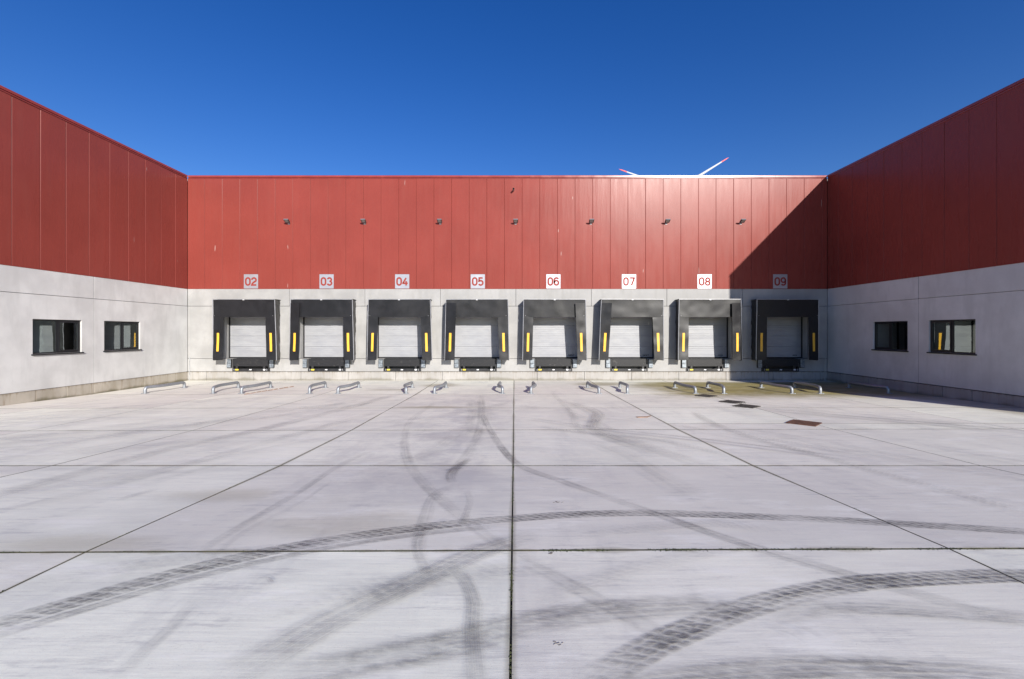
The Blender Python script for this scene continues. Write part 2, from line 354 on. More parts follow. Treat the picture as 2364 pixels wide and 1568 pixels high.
cols = [-60, -50, -42, -34, -26, -21, XL, -16.4, -12.7, -8.4, -4.23, 0.05, 4.4, 8.56, 13.4, XR, 22, 27, 35, 43, 52, 60]
def slab(x0, x1, ra, rb, name='concrete_slab'):
    """ra = far row, rb = near row, each (Y, z, skew)"""
    gp = 0.006; gy = 0.011; c = 0.003; m = MB()
    P = [(x0, rb), (x1, rb), (x1, ra), (x0, ra)]
    sx = (1, -1, -1, 1); sy = (1, 1, -1, -1)
    def ring(ins, dz):
        out = []
        for k, (x, r) in enumerate(P):
            yy = r[0] + r[2] * x + sy[k] * (ins + gy - gp); xx = x if abs(x - .05) > .001 else -0.025 + 0.0055 * yy
            out.append((xx + sx[k] * ins, yy, r[1] + dz))
        return out
    R = [ring(gp, -0.09), ring(gp, -c), ring(gp + c, 0.0)]
    for r in R: m.v += r
    for lv in (0, 4):
        for k in range(4): m.f.append((lv + k, lv + (k + 1) % 4, lv + 4 + (k + 1) % 4, lv + 4 + k))
    m.f.append((8, 9, 10, 11))
    o = put(name, m, M['slab'], ground); o.data.materials.append(M['base'])
    for p in o.data.polygons[:8]: p.material_index = 1
for i in range(len(ROWS) - 1):
    a, b = ROWS[i], ROWS[i + 1]
    for j in range(len(cols) - 1):
        x0, x1 = cols[j], cols[j + 1]
        inside = XL - 0.01 <= x0 and x1 <= XR + 0.01
        if not inside and a[0] > 9: continue
        if i >= 6 and j % 2 and False: continue
        if a[0] == 15.6 and x0 >= 4.3:
            t = (15.6 - 12.62) / (15.6 - 11.75); mid = (12.62, a[1] + (b[1] - a[1]) * t, 0.004)
            slab(x0, x1, a, mid); slab(x0, x1, mid, b)
        else: slab(x0, x1, a, b)

# ------------------------------------------------------------------ warehouse wings
ZP, ZJ, ZC, ZT = 0.50, 4.227, 5.215, 11.50     # plinth top, concrete band joint, cladding foot, cladding top
DOCKX = [bx(580.0 + 174.42 * i) for i in range(8)]

rear = empty('warehouse_wing', (0, YB, 0), 'sunlit rear wing of the warehouse with eight loading docks between the two side wings', 'warehouse', 'red and grey warehouse wings')
left = empty('warehouse_wing', (XL, 18, 0), 'left wing of the warehouse, red cladding above pale concrete with two sliding windows', 'warehouse', 'red and grey warehouse wings')
right = empty('warehouse_wing', (XR, 18, 0), 'right wing of the warehouse in full shade with two windows', 'warehouse', 'red and grey warehouse wings')

def panel_mesh(wd, h, name='cladding_panel'):
    """front faces -Y, origin at the foot of the left edge"""
    m = MB(); gp = 0.0035; s = 0.010; prof = [(gp, 0.10), (gp, 0.012), (s, 0.008), (s + 0.006, 0.0), (wd - s - 0.006, 0.0), (wd - s, 0.008), (wd - gp, 0.012), (wd - gp, 0.10)]
    n = len(prof); m.v = [(x, y, 0) for x, y in prof] + [(x, y, h) for x, y in prof]
    for k in range(n - 1): m.f.append((k, k + 1, n + k + 1, n + k))
    m.f.append(tuple(range(n))[::-1]); m.f.append(tuple(range(n, 2 * n)))
    return m.mesh(name, M['red'])
def run_panels(parent, joints, axis, h=ZT - ZC):
    cache = {}
    for a, b in zip(joints[:-1], joints[1:]):
        wd = round(b - a, 3)
        if wd not in cache: cache[wd] = panel_mesh(wd, h)
        jit = random.uniform(-1, 1) * math.radians(0.22)
        if axis == 'rear': loc = (a, 0, ZC + 0.012); rz = 0
        elif axis == 'left': loc = (0, a - 18, ZC + 0.012); rz = math.radians(90)          # faces +X
        else: loc = (0, b - 18, ZC + 0.012); rz = math.radians(-90)                        # faces -X
        put('cladding_panel', cache[wd], None, parent, loc, (random.uniform(-1, 1) * math.radians(0.05), 0, rz + jit))
jr = [XL]
x = bx(472.2)
while x < XR - 0.15: jr.append(x); x += bx(472.2 + 40.72) - bx(472.2)
jr.append(XR)
run_panels(rear, jr, 'rear')
jl = [Y0] + [16.43 + k for k in range(-4, 9)] + [YB]; run_panels(left, jl, 'left')
jq = [Y0] + [16.49 + k for k in range(-4, 9)] + [YB]; run_panels(right, jq, 'right')

# roof edge flashing: a folded cap over a thin drip strip, in lengths of four metres
def flashing(parent, a, b, axis):
    prof = [(0.02, 11.50), (-0.028, 11.50), (-0.030, 11.535), (-0.008, 11.54), (-0.008, 11.562), (-0.050, 11.565), (-0.047, 11.66), (-0.035, 11.675), (0.35, 11.655), (0.35, 11.50)]
    m = MB(); n = len(prof)
    m.v = [(a + 0.002, y, z) for y, z in prof] + [(b - 0.002, y, z) for y, z in prof]
    for k in range(n): m.f.append((k, (k + 1) % n, n + (k + 1) % n, n + k))
    m.f.append(tuple(range(n))[::-1]); m.f.append(tuple(range(n, 2 * n)))
    jit = random.uniform(-1, 1) * 0.0006
    if axis == 'rear': put('roof_flashing', m, M['flash'], parent, (0, 0, 0), (jit, 0, 0))
    elif axis == 'left': put('roof_flashing', m, M['flash'], parent, (0, -18, 0), (0, 0, math.radians(90)))
    else:
        m.v = [(-x_, y_, z_) for x_, y_, z_ in m.v]; m.f = [tuple(reversed(f)) for f in m.f]
        put('roof_flashing', m, M['flash'], parent, (0, -18, 0), (0, 0, math.radians(-90)))
ks = [XL + 0.05, -15, -11, -7, -3, 1, 5, 9, 11.6, 15, XR - 0.05]
for a, b in zip(ks[:-1], ks[1:]): flashing(rear, a, b, 'rear')
for a, b in ((Y0, 15.0), (15.0, 19.0), (19.0, 23.0), (23.0, YB - 0.06)): flashing(left, a, b, 'left'); flashing(right, a, b, 'right')
# thin drip strip under the cladding
m = MB(); m.box(XL, XR, -0.012, 0.1, ZC - 0.008, ZC + 0.010); put('drip_strip', m, M['flash'], rear)
m = MB(); m.box(-0.1, 0.012, Y0 - 18, YB - 18 - .013, ZC - 0.008, ZC + 0.010); put('drip_strip', m, M['flash'], left)
m = MB(); m.box(-0.012, 0.1, Y0 - 18, YB - 18 - .013, ZC - 0.008, ZC + 0.010); put('drip_strip', m, M['flash'], right)

# cores and roofs (the bodies of the wings)
m = MB(); m.box(XL - 12, XR + 12, 0.55, 22, -0.2, 11.45); put('wall', m, M['core'], rear)
m = MB(); m.box(XL - 12, XR + 12, 0.36, 22, 11.452, 11.60); put('roof', m, M['roof'], rear)
# side wings: core walls stand behind the window rooms
for par, s in ((left, -1), (right, 1)):
    m = MB(); m.box(s * 2.6, s * 12, Y0 - 18, YB - 18 + 0.3, -0.2, 11.45)
    m.box(s * 0.36, s * 2.6, Y0 - 18 + .02, YB - 18 + 0.3, 4.5, 11.45)
    m.box(s * 0.36, s * 2.6, Y0 - 18, Y0 - 18 + 0.3, -0.2, 4.5)
    put('wall', m, M['core'], par)
    m = MB(); m.box(s * 0.36, s * 12, Y0 - 18, YB - 18 + 0.3, 11.452, 11.60); put('roof', m, M['roof'], par)
    m = MB(); m.box(0, s * 0.35, Y0 - 18 - 0.08, Y0 - 18 - 0.01, -0.2, 11.60); put('end_panel', m, M['flash'], par)

J = 0.008
def cpanel(parent, x0, x1, z0, z1, th=0.43, mat='conc', name='concrete_panel', y0=0.0):
    m = MB(); m.box(x0 + J, x1 - J, y0, th, z0 + J, z1 - J, 0.008); put(name, m, M[mat], parent)
# lintel band
lj = [XL] + [bx(668.0 + 174.3 * i) for i in range(7)] + [XR]
for a, b in zip(lj[:-1], lj[1:]): cpanel(rear, a, b, ZJ, ZC)
DH, PH = 1.52, 1.07        # half width of door opening, of leveller pit
e = [XL] + sum([[c - DH, c + DH] for c in DOCKX], []) + [XR]
for i in range(0, len(e), 2): cpanel(rear, e[i] - (J if i else 0), e[i + 1] + (J if i < len(e) - 2 else 0), 1.24, ZJ)
e = [XL] + sum([[c - PH, c + PH] for c in DOCKX], []) + [XR]
for i in range(0, len(e), 2): cpanel(rear, e[i] - (J if i else 0), e[i + 1] + (J if i < len(e) - 2 else 0), ZP, 1.24)
pj = [XL]; x = bx(477 + 0.0)
for i in range(14):
    xx = bx(1240 + 109 * (i - 7))
    if XL + 0.3 < xx < XR - 0.3: pj.append(xx)
pj.append(XR)
for a, b in zip(pj[:-1], pj[1:]): cpanel(rear, a, b, -0.3, ZP, 0.43, 'plin', 'plinth_block', -0.012)

# side walls: two panels each with a window opening, band above, plinth blocks
WZ0, WZ1 = 1.90, 3.262
def side_wall(parent, s, wins, pjs, mat, pmat):
    def sb(m, y0, y1, z0, z1, x0=0.0, x1=0.33, bev=0.0): m.box(s * x0, s * x1, y0 - 18, y1 - 18, z0, z1, bev)
    pan = [(Y0, 13.9), (13.9, 19.66), (19.66, YB)]
    for a, b in pan:
        m = MB(); sb(m, a + J, b - J, ZJ + J, ZC - J, bev=0.008); put('concrete_panel', m, M[mat], parent)
        m = MB(); w_ = [q for q in wins if a < q[0] < b]
        if not w_: sb(m, a + J, b - J, ZP + J, ZJ - J, bev=0.008)
        else:
            y0, y1 = w_[0]
            sb(m, a + J, y0, ZP + J, ZJ - J); sb(m, y1, b - J, ZP + J, ZJ - J); sb(m, y0, y1, ZP + J, WZ0); sb(m, y0, y1, WZ1, ZJ - J)
        put('concrete_panel', m, M[mat], parent)
    # light sealant in the upright joint
    m = MB(); sb(m, 19.66 - J + .001, 19.66 + J - .001, ZP, ZC - .01, 0.004, 0.03); put('joint_sealant', m, M['conc'] if s < 0 else M['core'], parent)
    for a, b in zip(pjs[:-1], pjs[1:]):
        m = MB(); sb(m, a + J, b - J, -0.3, ZP - J * (1 if s < 0 else 2.6), -0.012, 0.33, 0.008); put('plinth_block', m, M[pmat], parent)
    m = MB(); sb(m, Y0, YB, -0.2, ZC, 0.335, 0.345)
    # backing behind the joints, pierced at the windows
    m = MB(); ys = [Y0] + sum([list(q) for q in wins], []) + [YB + .3]
    for k in range(0, len(ys), 2): sb(m, ys[k], ys[k + 1], -0.2, ZC, 0.335, 0.355)
    for y0, y1 in wins: sb(m, y0, y1, -0.2, WZ0, 0.335, 0.355); sb(m, y0, y1, WZ1, ZC, 0.335, 0.355)
    put('joint_backing', m, M['dark'], parent)
    for y0, y1 in wins:
        # far half is the opening sash (thicker), near half is fixed
        d0, d1 = 0.07, 0.14; fw = 0.055
        m = MB(); ym = (y0 + y1) / 2
        sb(m, y0, y1, WZ0, WZ0 + fw, d0, d1); sb(m, y0, y1, WZ1 - fw, WZ1, d0, d1)
        sb(m, y0, y0 + fw, WZ0 + fw, WZ1 - fw, d0, d1); sb(m, y1 - fw, y1, WZ0 + fw, WZ1 - fw, d0, d1)
        sb(m, ym - 0.04, ym + 0.04, WZ0 + fw, WZ1 - fw, d0, d1)
        wf = put('window', m, M['anth'], parent)
        m = MB(); a, b = ym + 0.04, y1 - fw; zz0, zz1 = WZ0 + fw, WZ1 - fw; q = 0.06
        sb(m, a, b, zz0, zz0 + q, d0 - 0.02, d1 - 0.01); sb(m, a, b, zz1 - q, zz1, d0 - 0.02, d1 - 0.01)
        sb(m, a, a + q, zz0 + q, zz1 - q, d0 - 0.02, d1 - 0.01); sb(m, b - q, b, zz0 + q, zz1 - q, d0 - 0.02, d1 - 0.01)
        put('sash', m, M['anth'], wf)
        m = MB(); sb(m, a + q, b - q, zz0 + q, zz1 - q, 0.09, 0.096); put('pane', m, M['glass'], wf)
        m = MB(); sb(m, y0 + fw, ym - 0.04, zz0, zz1, 0.09, 0.096); put('pane', m, M['glass'], wf)
        m = MB(); sb(m, y0 - 0.05, y1 + 0.05, WZ0 - 0.055, WZ0 - 0.001, -0.06, 0.068, 0.006); put('sill', m, M['anth'], wf)
        # the room behind: floor, back, sides, ceiling
        m = MB(); sb(m, y0 - 0.8, y1 + 0.8, 0.9, 1.0, 0.36, 2.5); sb(m, y0 - 0.8, y1 + 0.8, 3.7, 3.8, 0.36, 2.5)
        sb(m, y0 - 0.8, y1 + 0.8, 1.0, 3.7, 2.45, 2.5); sb(m, y0 - 0.85, y0 - 0.8, 1.0, 3.7, 0.36, 2.45); sb(m, y1 + 0.8, y1 + 0.85, 1.0, 3.7, 0.36, 2.45)
        put('room', m, M['room'], parent)
        m = MB(); sb(m, y0, y1, WZ0 - 0.06, WZ0 - 0.002, 0.21, 0.6); put('inner_sill', m, M['white'], parent)
side_wall(left, -1, [(17.15, 19.11), (20.16, 22.11)], [Y0, 14.6, 17.25, 18.45, 19.65, 22.33, YB], 'concL', 'plinL')
side_wall(right, 1, [(17.24, 19.17), (20.2, 22.12)], [Y0, 14.6, 17.36, 18.56, 19.7, 22.4, YB], 'concL', 'plin')

# loading doors (parts of the rear wing) with their sections
DOORY = 0.42
secz = [1.30 + 0.612 * k for k in range(6)]
def section_mesh():
    m = MB(); hw = DH - 0.06; n = 5; h = 0.612
    prof = [(0.012, 0.002), (0.0, 0.010)]
    for k in range(1, n):
        z = h * k / n; prof += [(0, z - 0.008), (0.006, z), (0, z + 0.008)]
    prof += [(0.0, h - 0.010), (0.012, h - 0.002)]
    q = len(prof); m.v = [(-hw, y, z) for y, z in prof] + [(hw, y, z) for y, z in prof]
    for k in range(q - 1): m.f.append((k, q + k, q + k + 1, k + 1))
    return m.mesh('door_section', M['door'])
SEC = section_mesh()
def text_mesh(body, size, mat, shear=0.0):
    cu = bpy.data.curves.new('txt', 'FONT'); cu.body = body; cu.size = size; cu.align_x = 'CENTER'; cu.align_y = 'CENTER'; cu.shear = shear; cu.extrude = 0.002; cu.offset = 0.004
    o = bpy.data.objects.new('txt', cu); COL.objects.link(o); dg = bpy.context.evaluated_depsgraph_get()
    me = bpy.data.meshes.new_from_object(o.evaluated_get(dg)); me.materials.clear(); me.materials.append(mat)
    bpy.data.objects.remove(o); return me
LOGO = text_mesh('NOLT', 0.13, M['dark'])
for di, cx in enumerate(DOCKX):
    m = MB(); f = 0.06
    m.box(-DH, -DH + f, DOORY - .05, DOORY + .05, 1.24, 4.22); m.box(DH - f, DH, DOORY - .05, DOORY + .05, 1.24, 4.22)
    m.box(-DH + f, DH - f, DOORY - 0.02, DOORY + .05, 1.24, 1.30); m.box(-DH, DH, 0.50, 0.515, 0.5, 4.22)
    d = put('loading_door', m, M['rubber'], rear, (cx, 0, 0))
    for z in secz:
        put('door_section', SEC, None, d, (0, DOORY + random.uniform(0, .002), z if z < 4 else z))
    if di in (4, 5): put('logo', LOGO, None, d, (1.08, DOORY - 0.004, 1.40), (math.radians(90), 0, 0))
    if di in (6, 7):
        m = MB(); m.box(0.98, 1.22, DOORY - .006, DOORY, 1.37, 1.44); lp = put('logo', m, M['rubber'], d)
        m = MB(); m.box(1.0, 1.20, DOORY - .009, DOORY - .006, 1.385, 1.425); put('plate', m, M['bump'], lp)

# ------------------------------------------------------------------ dock shelters
FD = 0.70          # how far the shelters stand out
ordn = ['02', '03', '04', '05', '06', '07', '08', '09']
desc = ['nearest the left wing', 'left curtain over the header', 'between signs 03 and 05', 'left curtain leaning outwards',
        'right curtain over the header', 'left frame badly leaning', 'right curtain twisted, shadow edge beside it', 'standing wholly in shade']
lean = [(0.0, .10), (.07, .07), (.07, .11), (.07, .07), (.06, .07), (.14, .02), (.05, .08), (.04, .0)]
front = [(0, 0), (1, 0), (0, 0), (1, 0), (0, 1), (1, 0), (0, 1), (0, 0)]
def sheet(name, mat, parent, corners, nu, nv, amp, seed, freq=1.2, th=0.012, axis=(0, -1, 0), edge=0.0, diag=0.0):
    """a hanging cloth between four corners (bl, br, tr, tl) with folds and thickness"""
    bl, br, tr, tl = [Vector(c) for c in corners]; ax = Vector(axis); m = MB(); W = (br - bl).length; Hh = (tl - bl).length
    P = []
    for j in range(nv + 1):
        for i in range(nu + 1):
            u, v = i / nu, j / nv
            p = bl.lerp(br, u).lerp(tl.lerp(tr, u), v)
            q = Vector((u * W * freq + seed * 3.1, v * Hh * freq + seed * 1.7, seed))
            d = noise.noise(q) * amp + noise.noise(q * 2.7) * amp * 0.35
            if diag: d += math.sin((v * Hh * 9 + u * W * 14) + noise.noise(q) * 5) * diag
            p = p + ax * d
            if edge and j == 0: p = p + Vector((0, 0, 1)) * noise.noise(Vector((u * 9 + seed, 3, seed))) * edge
            P.append(p)
    n1 = nu + 1
    m.v = [tuple(p) for p in P] + [tuple(p - ax * th) for p in P]; off = len(P)
    for j in range(nv):
        for i in range(nu):
            a = j * n1 + i; m.f.append((a, a + 1, a + n1 + 1, a + n1)); m.f.append((off + a + n1, off + a + n1 + 1, off + a + 1, off + a))
    for i in range(nu): m.f.append((i + 1, i, off + i, off + i + 1)); t = nv * n1; m.f.append((t + i, t + i + 1, off + t + i + 1, off + t + i))
    for j in range(nv): a = j * n1; m.f.append((a, a + n1, off + a + n1, off + a)); a += nu; m.f.append((a + n1, a, off + a, off + a + n1))
    return put(name, m, mat, parent, smooth=True)
def shelter(i, cx):
    t = empty('dock_shelter', (cx, YB, 1.2), 'black dock shelter under sign %s, %s' % (ordn[i], desc[i]), 'dock shelter', 'black dock shelters in a row')
    Y = -FD; zt, zb, zh = 3.37, 0.0, 2.385          # local heights (base at 1.2 m)
    ll, lr = lean[i]; wt = 1.70; r = random.Random(i + 3)
    tiltz = r.uniform(-0.015, 0.02)
    def xl(z): k = 1 - z / zt; return -wt - ll * k
    def xr(z): k = 1 - z / zt; return wt + lr * k
    m = MB(); m.obox((0, Y, zt), Vector((1, 0, tiltz * .3)).normalized(), Vector((0, 1, 0)), Vector((0, 0, 1)), wt + 0.02, 0.03, 0.015); put('top_frame', m, M['alu'], t)
    m = MB(); m.box(-0.05, 0.05, Y - 0.05, Y - 0.031, zt - 0.05, zt - 0.024); put('clip', m, M['white'], t)
    for s, fx in ((-1, xl), (1, xr)):
        m = MB(); m.tube([(fx(z) + s * 0.014 + r.uniform(-.004, .004), Y - 0.006 + math.sin(z * 1.3 + i) * .012, z) for z in (-0.02, 0.8, 1.6, 2.4, zt - 0.03)], 0.019, 6); put('side_frame', m, M['alu'], t)
    for s, bw in ((-1, ll), (1, lr)):
        w0 = wt - 0.05
        ob = sheet('side_sheet', M['side'], t, [(s * (wt + bw), Y + 0.03, -0.03), (s * w0, -0.01, -0.03), (s * w0, -0.01, zt - 0.04), (s * wt, Y + 0.03, zt - 0.02)] if s > 0 else [(-w0, -0.01, -0.03), (-wt - bw, Y + 0.03, -0.03), (-wt, Y + 0.03, zt - 0.02), (-w0, -0.01, zt - 0.04)], 8, 40, 0.02, i + s * .3, 2.2, 0.01, (s, 0, 0), diag=0.010)
    sheet('roof_sheet', M['side'], t, [(-wt, Y + 0.03, zt + .02), (wt, Y + 0.03, zt + .02), (wt, -0.01, zt + 0.01), (-wt, -0.01, zt + 0.01)], 14, 4, 0.015, i + 9.0, 1.5, 0.01, (0, 0, 1))
    m = MB()
    for s in (-1, 1): m.box(s * (wt - 0.09), s * (wt - 0.04), -0.03, -0.002, 0.0, zt)
    m.box(-wt + .05, wt - .05, -0.03, -0.002, zt - 0.03, zt + .01); put('rear_frame', m, M['alu'], t)
    fl, fr = front[i]
    wrk = (0.012, 0.018, 0.022, 0.028, 0.032, 0.036, 0.042, 0.016)[i]
    hy = 0.0
    sheet('header_curtain', M['fab'], t, [(-wt + 0.01, Y + hy + .02, zh), (wt - 0.01, Y + hy + .02, zh), (wt, Y + hy, zt - 0.025), (-wt, Y + hy, zt - 0.025)], 46, 16, wrk, i * 2.0 + 1, 0.7, 0.008, edge=0.01)
    m = MB()
    for s in (-1, 1): m.box(s * (wt - 0.07), s * (wt - 0.095), Y - .03, Y - .02, zh + .06, zh + .085)
    put('rivet', m, M['alu'], t)
    for s, fx, over in ((-1, xl, fl), (1, xr, fr)):
        ztop = 3.16 if over else zh + 0.05
        yo = Y - 0.13 if over else Y + 0.035
        cw_t, cw_b = (0.56 if over else 0.565) + r.uniform(-.03, .02), 0.52 + r.uniform(-.03, .03)
        sk = (0.03 if not over else 0.0)
        a, b = fx(ztop) - s * 0.0, fx(0.0)
        if s < 0: cs = [(b, Y - .02, 0.0), (b + cw_b, Y - .04, 0.0), (a + cw_t, yo, ztop), (a, Y - 0.02 if over else Y + .02, ztop)]
        else: cs = [(b - cw_b, Y - .04, 0.0), (b, Y - .02, 0.0), (a, Y - 0.02 if over else Y + .02, ztop), (a - cw_t, yo, ztop)]
        cc = sheet('side_curtain', M['fab'], t, cs, 14, 34, 0.022 + wrk * 0.35, i * 3.0 + s, 0.9, 0.008, edge=0.012)
        # yellow guide stripe printed on the curtain: a thin strip following the cloth
        vs_ = cc.data.vertices; n1 = 15; m = MB(); L = []
        j0, j1 = round(0.50 / ztop * 34), round(1.50 / ztop * 34)
        u0 = (0.20 if s < 0 else cw_b - 0.20 - 0.125) / cw_b; u1 = u0 + 0.125 / cw_b
        def at(u, jf):
            j = min(33, int(jf)); fj = jf - j; i0 = min(13, int(u * 14)); fu = u * 14 - i0
            p = [vs_[jj * n1 + ii].co for jj in (j, j + 1) for ii in (i0, i0 + 1)]
            return (p[0] * (1 - fu) + p[1] * fu) * (1 - fj) + (p[2] * (1 - fu) + p[3] * fu) * fj
        jj0, jj1 = 0.48 / ztop * 34, 1.50 / ztop * 34; ns = 14
        for k in range(ns + 1):
            jf = jj0 + (jj1 - jj0) * k / ns
            for q in range(3): L.append(at(u0 + (u1 - u0) * q / 2, jf) + Vector((0, -0.012, 0)))
        m.v = [tuple(p) for p in L]
        for k in range(ns):
            for q in range(2): a_ = k * 3 + q; m.f.append((a_, a_ + 1, a_ + 4, a_ + 3))
        put('guide_stripe', m, M['yel'], cc, smooth=True)
    return t
for i, cx in enumerate(DOCKX): shelter(i, cx)

# ------------------------------------------------------------------ dock levellers
NAME = text_mesh('PMI', 0.085, M['white'], 0.25)
def leveller():
    t = empty('dock_leveller', (0, YB, ZP), '', 'dock leveller', 'dock levellers under the doors')
    def p(name, mat, boxes, par=t, bev=0.0):
        m = MB()
        for b in boxes: m.box(*b, bev)
        return put(name, m, M[mat], par)
    w_ = PH - 0.01
    p('pit_frame', 'steel', [(-w_, -w_ + .07, -.03, .30, 0.0, .72), (w_ - .07, w_, -.03, .30, 0.0, .72), (-w_ + .07, w_ - .07, -.03, .30, 0.0, .035), (-w_, w_, .30, .33, 0, .73)])
    p('lip_plate', 'lip', [(-w_ + .075, w_ - .075, -.055, -.02, .30, .71), (-w_ + .075, w_ - .075, -.055, .28, .711, .735)], bev=0.004)
    fb = p('front_beam', 'steel', [(-w_ + .075, w_ - .075, -.075, .0, .045, .155)], bev=0.006)
    for s in (-1, 1): p('hinge_arm', 'steel', [(s * .78 - .06, s * .78 + .06, -.09, -.03, .156, .34)], bev=0.008)
    p('warning_label', 'ylab', [(-.86, -.68, -.079, -.076, .07, .15)], fb)
    p('data_label', 'white', [(.72, .84, -.079, -.076, .07, .15)], fb)
    pl = p('nameplate', 'rubber', [(-.15, .13, -.079, -.076, .06, .15)], fb)
    put('lettering', NAME, None, fb, (-.01, -.081, .104), (math.radians(90), 0, 0))
    for s in (-1, 1):
        for k in (0, 1): p('bolt', 'white', [(s * .93 - .012, s * .93 + .012, -.085, -.076, .07 + .055 * k, .095 + .055 * k)], fb)
        b = p('bumper', 'rubber', [(s * 1.21 - .125, s * 1.21 + .125, -.10, -.001, .22, .72)], bev=0.006)
        p('bumper_plate', 'bump', [(s * 1.21 - .115, s * 1.21 + .115, -.135, -.101, .235, .48), (s * 1.21 - .115, s * 1.21 + .115, -.125, -.101, .49, .705)], b, 0.01)
    return t
lv0 = leveller()
WHERE = ['leftmost', 'second from the left', 'third from the left', 'fourth, just left of the middle joint', 'fifth, just right of the middle joint', 'third from the right', 'last in the sun', 'rightmost, in the shade']
lvd = ['black dock leveller under the door marked %s, %s' % (a, b) for a, b in zip(ordn, WHERE)]
for i, cx in enumerate(DOCKX):
    o = lv0 if i == 0 else copy_tree(lv0)
    o.location = (cx, YB, ZP); o['label'] = lvd[i]

# ------------------------------------------------------------------ dock number signs
def arc(cx, cy, rx, ry, a0, a1, n=14):
    return [(cx + rx * math.cos(math.radians(a0 + (a1 - a0) * k / n)), cy + ry * math.sin(math.radians(a0 + (a1 - a0) * k / n))) for k in range(n + 1)]
w_, h_ = 0.235, 0.40
q = w_ / 2
GLY = {
    '0': [arc(q, h_ - .125, q, .125, 0, 180) + arc(q, .125, q, .125, 180, 360) + [(w_, h_ - .125)]],
    '2': [arc(q, h_ - .115, q, .115, 175, -38, 16) + [(0.09, 0.145), (0.02, 0.07), (0.0, 0.0), (w_ + .02, 0.0)]],
    '3': [arc(q - .005, h_ - .10, q - .01, .10, 165, -60, 14) + [(q - .005, 0.212)] , [(q - .005, 0.212)] + arc(q, .105, q, .107, 62, -165, 16)],
    '4': [[(w_ * .72, 0.40), (0.0, 0.115), (0.0, 0.095), (w_ + .03, 0.095)], [(w_ * .74, 0.22), (w_ * .74, -0.03)]],
    '5': [[(w_ - .01, h_), (0.03, h_), (0.015, 0.215)] + arc(q - .005, .12, q + .005, .125, 128, -150, 18)],
    '6': [arc(q, h_ - .10, q, .10, 25, 175, 10) + [(0, .16), (0, .125)] + arc(q, .125, q, .125, 180, 540, 26)],
    '7': [[(0.0, h_), (w_, h_), (w_, h_ - .03), (0.085, -0.03)]],
    '8': [arc(q, .295, q - .015, .103, -90, 270, 24), arc(q, .098, q, .10, 90, 450, 24)],
    '9': [arc(q, h_ - .125, q, .125, 0, 360, 26)[::-1] + [(w_, .24), (w_, .12)] + arc(q, .10, q, .10, 0, -150, 12)],
}
def numeral(ch):
    m = MB(); hw = 0.046
    for k, path in enumerate(GLY[ch]):
        pts = [Vector((a, b)) for a, b in path]; pts = [pts[0]] + [b for a, b in zip(pts[:-1], pts[1:]) if (b - a).length > 1e-4]
        L, R = [], []; n = len(pts); closed = (pts[0] - pts[-1]).length < 1e-3
        for j, p_ in enumerate(pts):
            d0 = (pts[j] - pts[j - 1]).normalized() if j > 0 else ((pts[0] - pts[-2]).normalized() if closed else (pts[1] - pts[0]).normalized())
            d1 = (pts[j + 1] - pts[j]).normalized() if j < n - 1 else ((pts[1] - pts[0]).normalized() if closed else d0)
            t_ = (d0 + d1); t_ = t_.normalized() if t_.length > 1e-6 else d0
            nn = Vector((-t_.y, t_.x)); c = max(0.5, abs(nn.dot(Vector((-d0.y, d0.x))))); nn = nn * (hw / c); L.append(p_ + nn); R.append(p_ - nn)
        b = len(m.v); y = -0.003 - 0.0015 * k
        m.v += [(a.x, y, a.y) for a in L] + [(a.x, y, a.y) for a in R]
        for j in range(n - 1): m.f.append((b + j, b + n + j, b + n + j + 1, b + j + 1))
    return m.mesh('numeral', M['num'])
for i, cx in enumerate(DOCKX):
    t = empty('dock_sign', (bx(579.7 + 174.45 * i), YB - 0.006, bz(666.3)), 'square white sign reading %s in red numerals, %s' % (ordn[i], WHERE[i]), 'sign', 'dock number signs')
    m = MB(); m.box(-.405, .405, -.012, 0, 0, .81, 0.002); put('plate', m, M['sign'], t, (0, 0, 0), (0, 0, random.uniform(-.003, .003)))
    put('numeral', numeral('0'), None, t, (-.29, -.013, .20)); put('numeral', numeral(ordn[i][1]), None, t, (.055, -.013, .20))

# ------------------------------------------------------------------ floodlights and the overflow pipe on the cladding
def floodlight():
    t = empty('floodlight', (0, YB, 0), '', 'floodlight', 'floodlights on the red cladding')
    a = math.radians(30)                      # outer edge tipped up
    ay = Vector((0, -math.cos(a), math.sin(a))); az = Vector((0, math.sin(a), math.cos(a)))
    c = Vector((0, -0.24, 0.05))
    m = MB(); m.obox(c, Vector((1, 0, 0)), ay, az, .13, .13, .03); put('housing', m, M['lamp'], t)
    m = MB(); m.obox(c - az * .034, Vector((1, 0, 0)), ay, az, .095, .09, .004); put('lens', m, M['lens'], t)
    m = MB(); m.obox(c + ay * .132, Vector((1, 0, 0)), ay, az, .125, .003, .02); put('rim', m, M['alu'], t)
    m = MB(); m.box(-.06, .06, -.02, -.001, -.10, .02); m.obox((0, -.07, -.045), Vector((1, 0, 0)), Vector((0, -1, .2)).normalized(), Vector((0, .2, 1)).normalized(), .035, .06, .012); put('bracket', m, M['zinc'], t)
    return t
fl0 = floodlight()
fpos = [662.3, 839.3, 1014.9, 1190.4, 1365.5, 1540.8, 1714.2]
fl_lab = ['between signs 02 and 03', 'between signs 03 and 04', 'between signs 04 and 05', 'between signs 05 and 06', 'between signs 06 and 07', 'between signs 07 and 08', 'between signs 08 and 09']
for i, px in enumerate(fpos):
    o = fl0 if i == 0 else copy_tree(fl0)
    o.location = ((px - VX) * (YB - .22) / F, YB, 8.98); o['label'] = 'small dark floodlight ' + fl_lab[i] + ', ' + ['leftmost of the seven', 'second from the left', 'third from the left', 'the middle one, below the overflow pipe', 'third from the right', 'second from the right', 'rightmost, nearest the shadow edge'][i]
